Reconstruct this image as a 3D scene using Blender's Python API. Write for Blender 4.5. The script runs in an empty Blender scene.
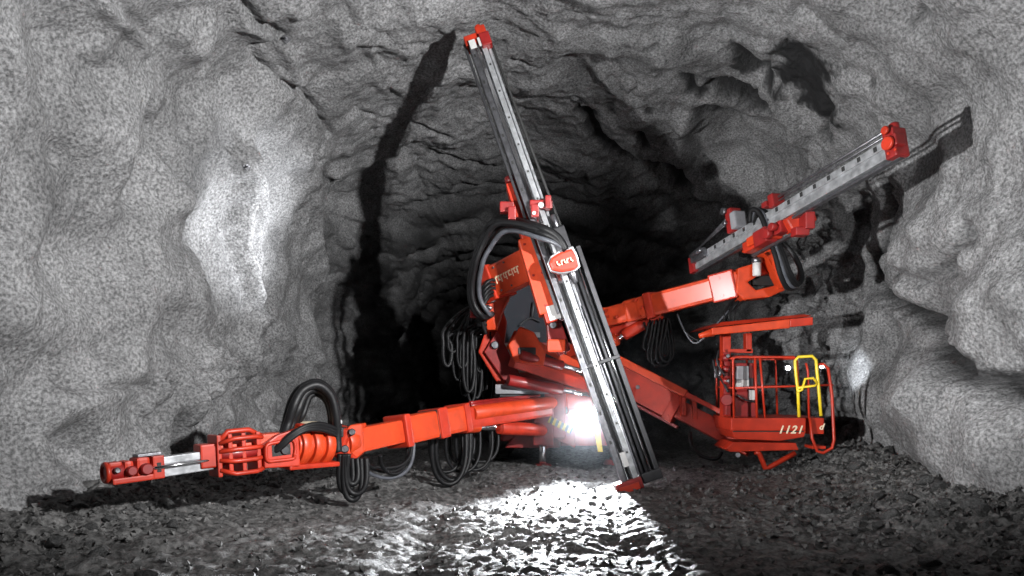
import bpy, bmesh, math, random
import numpy as np
from mathutils import Vector, Matrix, noise
from mathutils.bvhtree import BVHTree
R = math.radians
random.seed(7)
sc = bpy.context.scene
col = sc.collection
F = 700.0; HX = 512.0; HY = 375.0; CZ = 1.7
def P(px, py, Y):
    """turn a direction measured on the photograph plus a real distance into a point of the place"""
    return Vector(((px-HX)*Y/F, Y, CZ-(py-HY)*Y/F))

# ------------------------------------------------------------------ view
sc.view_settings.view_transform = 'Standard'
sc.view_settings.look = 'None'
sc.view_settings.gamma = 1
sc.view_settings.use_curve_mapping = False
sc.view_settings.exposure = 0.0
cam = bpy.data.cameras.new('camera'); camo = bpy.data.objects.new('camera', cam)
col.objects.link(camo); sc.camera = camo
cam.lens = F/1024*36; cam.sensor_width = 36
camo.location = (0, 0, CZ); camo.rotation_euler = (R(90), 0, 0)
cam.shift_y = (HY-288)/1024; cam.clip_end = 300
w = bpy.data.worlds.new('world'); sc.world = w; w.use_nodes = True
w.node_tree.nodes['Background'].inputs[0].default_value = (.5, .6, .8, 1)
w.node_tree.nodes['Background'].inputs[1].default_value = 0.002
# ------------------------------------------------------------------ materials
def new_mat(name):
    m = bpy.data.materials.new(name); m.use_nodes = True
    nt = m.node_tree; b = nt.nodes['Principled BSDF']
    return m, nt, b
def N(nt, t, **kw):
    n = nt.nodes.new(t)
    for k, v in kw.items(): setattr(n, k, v)
    return n
def simple(name, colr, rough=.5, metal=0, var=.25, scale=6, coat=0, bump=0.0, spec=.5):
    m, nt, b = new_mat(name)
    tc = N(nt, 'ShaderNodeTexCoord'); nz = N(nt, 'ShaderNodeTexNoise')
    nz.inputs['Scale'].default_value = scale; nz.inputs['Detail'].default_value = 6
    nt.links.new(tc.outputs['Object'], nz.inputs['Vector'])
    cr = N(nt, 'ShaderNodeValToRGB'); e = cr.color_ramp.elements
    e[0].position = .3; e[1].position = .7
    e[0].color = (*[c*(1-var) for c in colr], 1); e[1].color = (*colr, 1)
    nt.links.new(nz.outputs['Fac'], cr.inputs[0]); nt.links.new(cr.outputs[0], b.inputs['Base Color'])
    b.inputs['Roughness'].default_value = rough; b.inputs['Metallic'].default_value = metal
    b.inputs['Coat Weight'].default_value = coat; b.inputs['Coat Roughness'].default_value = .2
    b.inputs['Specular IOR Level'].default_value = spec
    if bump:
        bp = N(nt, 'ShaderNodeBump'); bp.inputs['Strength'].default_value = bump; bp.inputs['Distance'].default_value = .02
        nt.links.new(nz.outputs['Fac'], bp.inputs['Height']); nt.links.new(bp.outputs[0], b.inputs['Normal'])
    return m
def rock_material(name, lo, hi, dark, scale, rough, bump_s, bump_d, spec=.3):
    m, nt, b = new_mat(name); L = nt.links.new
    tc = N(nt, 'ShaderNodeTexCoord')
    g = N(nt, 'ShaderNodeTexNoise'); g.inputs['Scale'].default_value = scale; g.inputs['Detail'].default_value = 5; g.inputs['Roughness'].default_value = .6
    L(tc.outputs['Object'], g.inputs['Vector'])
    cr = N(nt, 'ShaderNodeValToRGB'); e = cr.color_ramp.elements
    e[0].position = .36; e[1].position = .66; e[0].color = (*lo, 1); e[1].color = (*hi, 1)
    L(g.outputs['Fac'], cr.inputs[0])
    big = N(nt, 'ShaderNodeTexNoise'); big.inputs['Scale'].default_value = .9; big.inputs['Detail'].default_value = 5; big.inputs['Roughness'].default_value = .6
    L(tc.outputs['Object'], big.inputs['Vector'])
    cb = N(nt, 'ShaderNodeValToRGB'); e = cb.color_ramp.elements
    e[0].position = .33; e[1].position = .62; e[0].color = (.55, .55, .55, 1); e[1].color = (1, 1, 1, 1)
    L(big.outputs['Fac'], cb.inputs[0])
    mx = N(nt, 'ShaderNodeMixRGB', blend_type='MULTIPLY'); mx.inputs[0].default_value = 1
    L(cr.outputs[0], mx.inputs[1]); L(cb.outputs[0], mx.inputs[2])
    at = N(nt, 'ShaderNodeAttribute'); at.attribute_name = 'bare_rock_and_shade'
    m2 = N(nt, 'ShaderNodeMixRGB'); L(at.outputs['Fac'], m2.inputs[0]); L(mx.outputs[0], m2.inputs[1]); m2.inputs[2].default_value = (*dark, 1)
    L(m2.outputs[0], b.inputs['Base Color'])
    b.inputs['Roughness'].default_value = rough; b.inputs['Specular IOR Level'].default_value = spec
    f = N(nt, 'ShaderNodeTexNoise'); f.inputs['Scale'].default_value = scale*.45; f.inputs['Detail'].default_value = 8; f.inputs['Roughness'].default_value = .7
    L(tc.outputs['Object'], f.inputs['Vector'])
    bp = N(nt, 'ShaderNodeBump'); bp.inputs['Strength'].default_value = bump_s; bp.inputs['Distance'].default_value = bump_d
    L(f.outputs['Fac'], bp.inputs['Height']); L(bp.outputs[0], b.inputs['Normal'])
    return m
M = {}
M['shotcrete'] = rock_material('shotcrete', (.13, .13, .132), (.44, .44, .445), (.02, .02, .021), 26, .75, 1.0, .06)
M['ground'] = rock_material('wet_ground', (.05, .049, .048), (.26, .256, .252), (.02, .02, .02), 14, .62, 1.0, .06, .4)
M['stone'] = rock_material('stone', (.03, .03, .03), (.12, .12, .12), (.02, .02, .02), 8, .55, .8, .04, .5)
M['red'] = simple('red_paint', (.52, .034, .012), .45, 0, .35, 5, .08, .12, .4)
M['deepred'] = simple('deep_red_paint', (.29, .013, .012), .45, 0, .4, 6, .2, .15)
M['orange'] = simple('orange_red_paint', (.62, .055, .012), .45, 0, .3, 6, .08, .1, .4)
M['alu'] = simple('aluminium_rail', (.52, .53, .55), .36, .55, .55, 9, 0, .2)
M['steel'] = simple('worn_steel', (.26, .26, .28), .36, .9, .5, 14, 0, .2)
M['chrome'] = simple('chrome_rod', (.85, .85, .87), .12, 1, .1, 5)
M['rubber'] = simple('black_rubber', (.008, .008, .009), .5, 0, .4, 9, 0, .3, .3)
M['grey_hose'] = simple('grey_hose', (.09, .095, .11), .4, 0, .4, 9, 0, .3)
M['tyre'] = simple('tyre_rubber', (.03, .03, .03), .7, 0, .4, 9, 0, .4)
M['dark'] = simple('dark_steel', (.06, .06, .065), .45, .5, .4, 8)
M['slot'] = simple('dark_slot', (.02, .02, .02), .7)
M['grey'] = simple('grey_paint', (.28, .28, .30), .5, .1, .3, 8)
M['yellow'] = simple('yellow_paint', (.85, .62, .03), .4, 0, .15, 8, .2)
M['cream'] = simple('cream_lettering', (.85, .70, .50), .5, 0, .15, 20)
M['white'] = simple('white_label', (.55, .54, .53), .5, 0, .12, 20)
m, nt, b = new_mat('cab_glass'); M['glass'] = m
b.inputs['Base Color'].default_value = (.10, .11, .13, 1); b.inputs['Roughness'].default_value = .08; b.inputs['Transmission Weight'].default_value = .6
b.inputs['Specular IOR Level'].default_value = .9
def emit(name, colr, s):
    m, nt, b = new_mat(name); b.inputs['Base Color'].default_value = (*colr, 1)
    b.inputs['Emission Color'].default_value = (*colr, 1); b.inputs['Emission Strength'].default_value = s
    return m
M['lamp'] = emit('lamp_lens_lit', (.85, .92, 1), 70)
M['lamp_small'] = emit('small_lamp_lens_lit', (.8, .9, 1), 10)
m, nt, b = new_mat('hazard_stripes'); M['hazard'] = m
tc = N(nt, 'ShaderNodeTexCoord'); mp = N(nt, 'ShaderNodeMapping'); mp.inputs['Rotation'].default_value = (0, R(-20), 0)
wv = N(nt, 'ShaderNodeTexWave'); wv.inputs['Scale'].default_value = 3.2; wv.inputs['Distortion'].default_value = 0
cr = N(nt, 'ShaderNodeValToRGB'); cr.color_ramp.interpolation = 'CONSTANT'
cr.color_ramp.elements[1].position = .5; cr.color_ramp.elements[0].color = (.02, .02, .02, 1); cr.color_ramp.elements[1].color = (.8, .55, .1, 1)
for a_, b_ in ((tc.outputs['Object'], mp.inputs[0]), (mp.outputs[0], wv.inputs[0]), (wv.outputs['Fac'], cr.inputs[0]), (cr.outputs[0], b.inputs['Base Color'])): nt.links.new(a_, b_)

# ------------------------------------------------------------------ the tunnel
def interp(y, pts): return np.interp(y, [p[0] for p in pts], [p[1] for p in pts])
WL = [(-4, 5.3), (8, 5.15), (12, 5.0), (15.6, 4.75), (16.2, 4.72), (16.7, 5.2), (21, 3.7), (24, 3.4), (70, 3.4)]
WR = [(-4, 5.8), (8, 5.85), (11, 6.15), (13.0, 6.45), (13.5, 6.7), (14.2, 6.45), (16.4, 6.1), (17.2, 6.0), (21, 4.5), (25, 3.9), (70, 3.9)]
HC = [(-4, 7.7), (12, 7.6), (16.5, 7.35), (18.5, 6.9), (21.5, 5.7), (25, 5.3), (70, 5.0)]
ys = np.concatenate([np.arange(-4, 5, .25), np.arange(5, 19, .048), np.arange(19, 26, .12), np.arange(26, 62, .8)])
ZB = -.5; ZS = 3.0; NE = 2.5
# equal arc-length columns on a reference profile
def profile(t, wl, wr, H):
    """t: 0..1 wall, 1..2 arch, 2..3 wall"""
    cx = (wr-wl)/2; hw = (wr+wl)/2
    x = np.empty_like(t); z = np.empty_like(t)
    a = t < 1; x[a] = cx-hw; z[a] = ZB+(ZS-ZB)*t[a]
    c = t > 2; x[c] = cx+hw; z[c] = ZS-(ZS-ZB)*(t[c]-2)
    m_ = ~(a | c); ph = math.pi*(1-(t[m_]-1))
    co, si = np.cos(ph), np.sin(ph)
    x[m_] = cx+hw*np.sign(co)*np.abs(co)**(2/NE); z[m_] = ZS+(H-ZS)*np.abs(si)**(2/NE)
    return x, z
tt = np.linspace(0, 3, 6000); px_, pz_ = profile(tt, 5.6, 6.6, 7.5)
arc = np.concatenate([[0], np.cumsum(np.hypot(np.diff(px_), np.diff(pz_)))])
NCOL = int(arc[-1]/.052)
tcol = np.interp(np.linspace(0, arc[-1], NCOL), arc, tt)
NR = len(ys)
G = np.zeros((NR, NCOL, 3))
for i, y in enumerate(ys):
    x, z = profile(tcol, interp(y, WL), interp(y, WR), interp(y, HC))
    G[i, :, 0] = x; G[i, :, 1] = y; G[i, :, 2] = z
du = np.gradient(G, axis=1); dv = np.gradient(G, axis=0)
nrm = np.cross(dv, du); nrm /= np.linalg.norm(nrm, axis=2, keepdims=True)+1e-9
mid = np.array([.4, 0, 3.0])
flip = np.sum(nrm*(mid-G*[1, 0, 1]), axis=2) < 0
nrm[flip] *= -1
# coarse copy for ray casts
si = list(range(0, NR, 4)); sj = list(range(0, NCOL, 4))
vv = [Vector(G[i, j]) for i in si for j in sj]
ff = [(a*len(sj)+b_, a*len(sj)+b_+1, (a+1)*len(sj)+b_+1, (a+1)*len(sj)+b_) for a in range(len(si)-1) for b_ in range(len(sj)-1)]
bvh = BVHTree.FromPolygons(vv, ff)
def hit(px, py):
    d = (P(px, py, 1)-Vector((0, 0, CZ))).normalized()
    loc, _, _, dist = bvh.ray_cast(Vector((0, 0, CZ)), d)
    return np.array(loc if loc else P(px, py, 20))
disp = np.zeros((NR, NCOL)); dark = np.zeros((NR, NCOL))
def nz(scale, octv, off=0, sx=(1, 1, 1), H=.9):
    out = np.empty(NR*NCOL)
    q = (G.reshape(-1, 3)*np.array(sx)*scale)+off
    fr = noise.fractal
    for k in range(len(out)): out[k] = fr(q[k], H, 2.1, octv)
    return out.reshape(NR, NCOL)
disp += .30*nz(.33, 3, 3.1)
disp += .13*nz(1.2, 4, 11.7)
lump = nz(.8, 2, 21.3); disp += .22*np.clip(lump, -.6, .8)*((tcol < 1.35) | (tcol > 1.7))[None, :]
mid_n = nz(3.2, 4, 5.5, H=.7)
disp += .022*mid_n*(1+1.2*(tcol > 1.3)*(tcol < 1.75))[None, :]
def seg_dist(pts):
    q = G.reshape(-1, 3); best = np.full(len(q), 1e9)
    for a, b_ in zip(pts[:-1], pts[1:]):
        ab = b_-a; L2 = max(ab@ab, 1e-9)
        t = np.clip(((q-a)@ab)/L2, 0, 1)
        d = np.linalg.norm(q-a-t[:, None]*ab, axis=1)
        best = np.minimum(best, d)
    return best.reshape(NR, NCOL)
wob = .5+.5*np.clip(mid_n*1.5, -1, 1)
def crack(pts, depth=.15, width=.07, dk=0.0):
    p = [hit(*q) for q in pts]; d = seg_dist(p); w_ = width*(.6+.9*wob)
    g = np.exp(-(d/w_)**2)
    disp[:] -= depth*g
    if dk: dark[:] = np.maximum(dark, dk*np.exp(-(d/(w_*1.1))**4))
def ridge(pts, h=.15, width=.1):
    p = [hit(*q) for q in pts]; d = seg_dist(p); disp[:] += h*np.exp(-(d/(width*(.7+.6*wob)))**2)
def blob(px, py, r, h, dk=0.0, sq=(1, 1, 1), flat=2):
    c = hit(px, py); d = np.linalg.norm((G-c)/np.array(sq), axis=2)
    e = np.exp(-(d/r)**flat); disp[:] += h*e
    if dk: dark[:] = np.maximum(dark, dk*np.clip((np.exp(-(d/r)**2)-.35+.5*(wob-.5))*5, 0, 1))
def terrace(pts, h, width, off):
    """a broad swelling of the wall beside a line, falling away steeply at the line"""
    p = [hit(*q) for q in pts]; q2 = [hit(x+off, y) for x, y in pts]
    disp[:] += h*np.exp(-(seg_dist(q2)/width)**4)
    disp[:] -= h*.25*np.exp(-(seg_dist(p)/(width*.3))**2)
# left wall
ridge([(92, -5), (125, 22), (158, 55)], .16, .09); crack([(100, -8), (135, 22), (162, 48)], .16, .07)
terrace([(150, 115), (165, 165), (192, 205), (203, 250), (212, 300), (216, 345)], .22, .75, -42)
crack([(150, 110), (163, 150), (176, 172), (190, 196), (198, 230)], .14, .07)
ridge([(238, 150), (240, 200), (236, 250), (238, 310), (236, 370)], .42, .2)
ridge([(258, 170), (262, 240), (258, 320)], .16, .12)
crack([(254, 150), (252, 230), (250, 300)], .12, .08)
crack([(222, 140), (236, 156), (248, 168)], .13, .06)
crack([(240, -5), (258, 24), (284, 40), (262, 60), (272, 78), (305, 95), (318, 112), (325, 130)], .17, .06)
ridge([(252, 30), (285, 48), (300, 80)], .12, .12)
crack([(190, 135), (196, 146)], .12, .07)
blob(98, 70, .5, -.12); crack([(88, 62), (102, 74)], .1, .05)
blob(285, 345, .42, .26); crack([(270, 335), (288, 352), (312, 362)], .16, .07)
blob(35, 395, .6, -.34); blob(80, 440, .28, -.4); blob(95, 462, .24, -.3)
crack([(70, 385), (105, 387), (145, 386)], .13, .045); crack([(40, 492), (80, 487), (118, 476)], .1, .06)
blob(72, 410, .35, .12)
rs = random.Random(3)
for k in range(44):
    x = rs.uniform(140, 305); y = rs.uniform(300, 440)
    L_ = rs.uniform(10, 34)
    (crack if k % 3 else ridge)([(x, y), (x+L_*.34, y+L_)], rs.uniform(.12, .26), rs.uniform(.06, .11))
crack([(155, 390), (190, 372), (240, 368), (290, 378)], .12, .06)
for k in range(34):
    x = rs.uniform(10, 240); y = rs.uniform(20, 420)
    blob(x, y, rs.uniform(.15, .55), rs.choice((-1, 1))*rs.uniform(.07, .2))
ridge([(300, 150), (312, 190), (308, 300), (306, 400)], .22, .3)
# roof
crack([(320, 178), (345, 188)], .14, .07, .5)
crack([(462, 92), (520, 102), (590, 96)], .07, .05); crack([(400, 150), (440, 160), (500, 168), (560, 176)], .2, .1, .4)
crack([(330, 196), (420, 205), (520, 200), (600, 210)], .2, .12, .3); crack([(410, 128), (450, 136)], .12, .06, .3)
crack([(455, 182), (520, 188), (580, 184)], .16, .09, .3)
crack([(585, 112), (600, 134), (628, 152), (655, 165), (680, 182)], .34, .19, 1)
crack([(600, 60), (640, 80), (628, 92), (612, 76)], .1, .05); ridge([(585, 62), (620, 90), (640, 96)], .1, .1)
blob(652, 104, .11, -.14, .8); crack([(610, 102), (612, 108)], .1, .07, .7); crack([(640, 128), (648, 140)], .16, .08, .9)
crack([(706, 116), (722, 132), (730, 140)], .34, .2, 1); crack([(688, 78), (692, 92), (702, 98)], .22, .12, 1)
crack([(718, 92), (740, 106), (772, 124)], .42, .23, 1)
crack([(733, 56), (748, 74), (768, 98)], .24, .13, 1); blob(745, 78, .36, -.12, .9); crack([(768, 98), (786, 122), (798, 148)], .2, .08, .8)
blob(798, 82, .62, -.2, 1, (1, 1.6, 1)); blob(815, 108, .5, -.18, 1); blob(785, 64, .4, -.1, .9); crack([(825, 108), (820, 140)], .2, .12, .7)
blob(748, 165, 1.35, -.75, 0, (1, 1, 1), 4)
crack([(684, 130), (696, 165), (712, 190), (738, 214), (770, 208), (796, 186), (802, 150)], .25, .12, .35)
ridge([(770, 98), (790, 122), (802, 148), (800, 190)], .3, .22)
ridge([(690, 118), (680, 150), (700, 190), (728, 222)], .22, .2)
for k in range(22):
    x = rs.uniform(330, 700); y = rs.uniform(5, 150)
    a = rs.uniform(-.5, .6); L_ = rs.uniform(8, 30)
    crack([(x, y), (x+L_*math.cos(a), y+L_*math.sin(a))], rs.uniform(.03, .1), .045, rs.choice((0, 0, .5)))
for k in range(18):
    blob(rs.uniform(340, 720), rs.uniform(0, 130), rs.uniform(.3, .8), rs.choice((-1, 1))*rs.uniform(.05, .14))
# right wall
crack([(872, 175), (876, 220), (862, 270), (872, 292), (905, 310), (945, 345), (985, 376), (1030, 392)], .46, .13, .9)
crack([(876, 300), (884, 380), (880, 440)], .4, .16, .6)
blob(960, 440, 1.0, .45, 0, (1, 1.3, 1), 4); blob(912, 400, .6, .3)
blob(925, 245, .75, .42, 0, (1, 1.3, 1), 3); crack([(898, 265), (925, 282), (958, 262), (975, 230)], .28, .12, .3)
blob(990, 330, .9, .2); blob(987, 376, .16, .22)
crack([(905, 30), (925, 8)], .12, .05, .6); blob(868, 86, .1, -.1, .7); crack([(800, 12), (840, 40)], .1, .07)
for k in range(30):
    blob(rs.uniform(840, 1020), rs.uniform(20, 450), rs.uniform(.12, .4), rs.choice((-1, 1))*rs.uniform(.04, .12))
# fractured pillar of bare rock behind the basket
Y_ = G[:, :, 1]; Z_ = G[:, :, 2]; X_ = G[:, :, 0]
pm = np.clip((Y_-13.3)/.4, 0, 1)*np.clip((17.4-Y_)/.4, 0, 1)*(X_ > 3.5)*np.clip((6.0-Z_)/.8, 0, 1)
idx = np.argwhere(pm > 0)
for i, j in idx:
    p = G[i, j]
    c = noise.cell(Vector((p[0]*.6, p[1]*2.6, p[2]*1.5+.35*p[1])))
    c2 = noise.cell(Vector((p[0], p[1]*5+3, p[2]*4.2-.8*p[1])))
    r_ = noise.ridged_multi_fractal(Vector(p)*1.6, .8, 2.1, 4, 1, 2)
    disp[i, j] += pm[i, j]*(.34*(c-.5)+.14*(c2-.5)+.12*(r_-1.2)+.12)
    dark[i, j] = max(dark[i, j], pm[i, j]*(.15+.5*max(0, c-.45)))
# bare layered rock deeper in; darkening with distance paints in fading light and shadow
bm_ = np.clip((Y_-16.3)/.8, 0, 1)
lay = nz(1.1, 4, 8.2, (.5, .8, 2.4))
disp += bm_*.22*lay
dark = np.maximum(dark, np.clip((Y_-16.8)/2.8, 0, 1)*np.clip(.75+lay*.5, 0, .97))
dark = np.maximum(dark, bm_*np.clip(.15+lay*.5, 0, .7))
G2 = G+nrm*disp[:, :, None]
def grid_mesh(name, A, D, mat):
    nr, nc = A.shape[:2]; me = bpy.data.meshes.new(name)
    idx = np.arange(nr*nc).reshape(nr, nc)
    q = np.stack([idx[:-1, :-1], idx[:-1, 1:], idx[1:, 1:], idx[1:, :-1]], axis=-1).reshape(-1, 4)
    me.vertices.add(nr*nc); me.vertices.foreach_set('co', A.reshape(-1).astype(np.float32))
    me.loops.add(q.size); me.loops.foreach_set('vertex_index', q.reshape(-1).astype(np.int32))
    me.polygons.add(len(q)); me.polygons.foreach_set('loop_start', (np.arange(len(q))*4).astype(np.int32))
    me.polygons.foreach_set('use_smooth', np.ones(len(q), dtype=bool))
    at = me.attributes.new('bare_rock_and_shade', 'FLOAT', 'POINT'); at.data.foreach_set('value', D.reshape(-1).astype(np.float32))
    me.materials.append(mat); me.update(calc_edges=True); me.validate()
    o = bpy.data.objects.new(name, me); col.objects.link(o); return o
j1 = int(np.searchsorted(tcol, 1.28)); j2 = int(np.searchsorted(tcol, 1.74))
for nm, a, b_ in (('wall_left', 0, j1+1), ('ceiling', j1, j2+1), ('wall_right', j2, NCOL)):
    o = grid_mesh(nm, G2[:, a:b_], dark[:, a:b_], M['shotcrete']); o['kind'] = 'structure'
    o['label'] = {'wall_left': 'grey shotcrete left wall of the tunnel', 'ceiling': 'rough grey rock roof of the tunnel', 'wall_right': 'bulging grey shotcrete right wall of the tunnel'}[nm]
# far end of the drive
o = None
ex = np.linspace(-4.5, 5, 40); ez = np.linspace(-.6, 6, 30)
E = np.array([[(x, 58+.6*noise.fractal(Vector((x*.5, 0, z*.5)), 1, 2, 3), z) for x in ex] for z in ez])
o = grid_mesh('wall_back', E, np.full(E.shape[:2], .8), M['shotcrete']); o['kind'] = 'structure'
E = np.array([[(x, -3.9+.3*noise.fractal(Vector((x*.5, 0, z*.5)), 1, 2, 3), z) for x in np.linspace(-7, 8, 30)] for z in np.linspace(-.6, 8.4, 30)])
# floor
def floor_z(x, y):
    v = Vector((x, y, 0))
    wl = float(interp(y, WL)); wr = float(interp(y, WR))
    dl = x+wl; dr = wr-x
    z = .10*noise.fractal(v*.45, .9, 2.1, 3)+.035*noise.fractal(v*1.9+Vector((7, 3, 0)), .6, 2.1, 4)
    z += .32*math.exp(-(max(dl, 0)/.75)**2)+.42*math.exp(-(max(dr, 0)/1.0)**2)
    z += .10*(math.exp(-(max(dl, 0)/1.5)**2)+math.exp(-(max(dr, 0)/2.0)**2))*noise.fractal(v*3, .6, 2.2, 4)
    rough = .030*noise.fractal(v*7.5, .35, 2.1, 4)
    # tyre ruts leaving the rig
    for cx in (-.9, 1.15):
        d = x-cx-.04*(y-8); z -= .07*math.exp(-(d/.28)**2)*(1 if y > 5 else 0)
        if abs(d) < .3 and y > 9.5: z += .022*math.sin(y*19+d*6)*math.exp(-(d/.26)**4)
    return z+rough
fx = np.concatenate([np.arange(-7, 7.8, .045)]); fy = np.concatenate([np.arange(-4, 4.5, .3), np.arange(4.5, 9, .032), np.arange(9, 16, .05), np.arange(16, 60, .5)])
FG = np.zeros((len(fy), len(fx), 3))
for i, y in enumerate(fy):
    for j, x in enumerate(fx): FG[i, j] = (x, y, floor_z(float(x), float(y)))
o = grid_mesh('floor', FG, np.zeros(FG.shape[:2]), M['ground']); o['kind'] = 'structure'
o['label'] = 'rutted wet rock floor of the tunnel'

# ------------------------------------------------------------------ mesh builder
class MB:
    def __init__(s): s.bm = bmesh.new(); s.mats = []; s.cur = 0
    def mat(s, k):
        if k not in s.mats: s.mats.append(k)
        s.cur = s.mats.index(k); return s
    def _tag(s, n0, smooth=False):
        s.bm.faces.ensure_lookup_table()
        for f in s.bm.faces[n0:]: f.material_index = s.cur; f.smooth = smooth
    def hexa(s, pts, bev=.008):
        """eight corners: four of the base loop, four of the top loop"""
        n0 = len(s.bm.faces); t = bmesh.new()
        v = [t.verts.new(p) for p in pts]
        for f in ((0, 3, 2, 1), (4, 5, 6, 7), (0, 1, 5, 4), (1, 2, 6, 5), (2, 3, 7, 6), (3, 0, 4, 7)): t.faces.new([v[i] for i in f])
        s._merge(t, bev); s._tag(n0); return s
    def _merge(s, t, bev):
        bmesh.ops.recalc_face_normals(t, faces=t.faces)
        if bev: bmesh.ops.bevel(t, geom=list(t.edges), offset=bev, segments=2, profile=.6, affect='EDGES', clamp_overlap=True)
        mp = {v: s.bm.verts.new(v.co) for v in t.verts}
        for f in t.faces:
            try: s.bm.faces.new([mp[v] for v in f.verts])
            except ValueError: pass
        t.free()
    def box(s, c, sz, bev=.008, rot=None):
        c = Vector(c); h = Vector(sz)/2; r = rot or Matrix.Identity(3)
        q = [(-1, -1), (1, -1), (1, 1), (-1, 1)]
        return s.hexa([c+r@Vector((a*h.x, b*h.y, z*h.z)) for z in (-1, 1) for a, b in q], bev)
    def lbox(s, Fm, s0, s1, a0, a1, b0, b1, bev=.006):
        f = Fm.pt
        return s.hexa([f(s0, a0, b0), f(s0, a1, b0), f(s0, a1, b1), f(s0, a0, b1), f(s1, a0, b0), f(s1, a1, b0), f(s1, a1, b1), f(s1, a0, b1)], bev)
    def prism(s, pts, off, bev=.008):
        """outline in space pushed along off"""
        n0 = len(s.bm.faces); t = bmesh.new(); off = Vector(off)
        A = [t.verts.new(Vector(p)) for p in pts]; B = [t.verts.new(Vector(p)+off) for p in pts]
        t.faces.new(A[::-1]); t.faces.new(B); n = len(A)
        for i in range(n): t.faces.new((A[i], A[(i+1) % n], B[(i+1) % n], B[i]))
        s._merge(t, bev); s._tag(n0); return s
    def tube(s, pts, r, seg=10, smooth_path=True, sub=5, cap=True):
        """round bar or hose along a path; r a number or one per point"""
        n0 = len(s.bm.faces)
        pts = [Vector(p) for p in pts]; rr = list(r) if hasattr(r, '__len__') else [r]*len(pts)
        if smooth_path and len(pts) > 2:
            o = []; ro = []
            for i in range(len(pts)-1):
                p0 = pts[max(i-1, 0)]; p1 = pts[i]; p2 = pts[i+1]; p3 = pts[min(i+2, len(pts)-1)]
                for k in range(sub):
                    t = k/sub
                    o.append(.5*((2*p1)+(p2-p0)*t+(2*p0-5*p1+4*p2-p3)*t*t+(3*p1-p0-3*p2+p3)*t**3)); ro.append(rr[i]*(1-t)+rr[i+1]*t)
            o.append(pts[-1]); ro.append(rr[-1]); pts, rr = o, ro
        rings = []; prev = None
        for i, p in enumerate(pts):
            d = (pts[min(i+1, len(pts)-1)]-pts[max(i-1, 0)])
            d = d.normalized() if d.length > 1e-7 else Vector((0, 0, 1))
            if prev is None:
                u = d.orthogonal().normalized()
            else:
                u = (prev-d*prev.dot(d)); u = u.normalized() if u.length > 1e-6 else d.orthogonal().normalized()
            prev = u; v = d.cross(u)
            rings.append([s.bm.verts.new(p+(u*math.cos(2*math.pi*k/seg)+v*math.sin(2*math.pi*k/seg))*rr[i]) for k in range(seg)])
        for A, B in zip(rings[:-1], rings[1:]):
            for k in range(seg): s.bm.faces.new((A[k], A[(k+1) % seg], B[(k+1) % seg], B[k]))
        s._tag(n0, True)
        if cap:
            n1 = len(s.bm.faces); s.bm.faces.new(rings[0][::-1]); s.bm.faces.new(rings[-1]); s._tag(n1)
        return s
    def cyl(s, a, b, r, r2=None, seg=24, bev=None):
        """turned bar with softened rims"""
        a = Vector(a); b = Vector(b); r2 = r if r2 is None else r2; L = (b-a).length; e = min(.012, L*.2, r*.3) if bev is None else bev
        d = (b-a).normalized()
        return s.tube([a, a+d*1e-4, a+d*e, b-d*e, b-d*1e-4, b], [r-e, r-e+1e-4, r, r2, r2-e+1e-4, r2-e], seg, False)
    def ring(s, c, ax, R_, r, seg=32, arc=(0, 360)):
        c = Vector(c); ax = Vector(ax).normalized(); u = ax.orthogonal().normalized(); v = ax.cross(u)
        P_ = [c+(u*math.cos(R(a))+v*math.sin(R(a)))*R_ for a in np.linspace(arc[0], arc[1], seg)]
        return s.tube(P_, r, 10, False)
    def bolts(s, Fm, lst, r=.018, b=0, h=.02):
        for (t, a) in lst: s.cyl(Fm.pt(t, a, b), Fm.pt(t, a, b+h), r, seg=6, bev=.002)
        return s
    def build(s, name, parent=None, label=None):
        me = bpy.data.meshes.new(name)
        bmesh.ops.translate(s.bm, verts=s.bm.verts, vec=-ORG[0])
        s.bm.to_mesh(me); s.bm.free()
        for k in s.mats: me.materials.append(M[k])
        o = bpy.data.objects.new(name, me); col.objects.link(o)
        if parent: o.parent = parent
        if label: o['label'] = label
        return o
ORG = [Vector((0, 0, 0))]
class Frame:
    """runs from a to b; 'a' is the cross direction, 'b' points to the open side of the beam"""
    def __init__(s, a, b, out=(0, -1, 0)):
        s.o = Vector(a); d = Vector(b)-s.o; s.L = d.length; s.d = d.normalized()
        n = Vector(out); s.n = (n-s.d*n.dot(s.d)).normalized(); s.w = s.d.cross(s.n)
        if s.w.x < 0 and abs(s.w.x) > .3: s.w = -s.w
        elif abs(s.w.x) <= .3 and s.w.z < 0: s.w = -s.w
    def pt(s, t, a=0, b=0): return s.o+s.d*t+s.w*a+s.n*b
def mb(k='red'): return MB().mat(k)
def hose(pts, r=.035, k='rubber'): return mb(k).tube(pts, r, 10)
def PP(l): return [P(*q) for q in l]

def uloop(x0, y0, x1, y1, yb, Ya, Yb, bulge=0, n=13):
    q = []
    for i in range(n):
        t = i/(n-1); e = math.sin(math.pi*t)**.75; s_ = .5-.5*math.cos(math.pi*t)
        base = y0*(1-t)+y1*t
        q.append(P(x0*(1-s_)+x1*s_+bulge*math.sin(2*math.pi*t)*-1, base+(yb-base)*e, Ya*(1-t)+Yb*t))
    return q

# ------------------------------------------------------------------ the drilling rig
rig = bpy.data.objects.new('drill_rig', None); col.objects.link(rig)
ORG[0] = Vector((.9, 14.4, 0)); rig.location = ORG[0]
rig['label'] = 'large red three-boom tunnel drilling rig with work basket and glaring headlamp in the tunnel'
rig['category'] = 'drilling rig'

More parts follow.
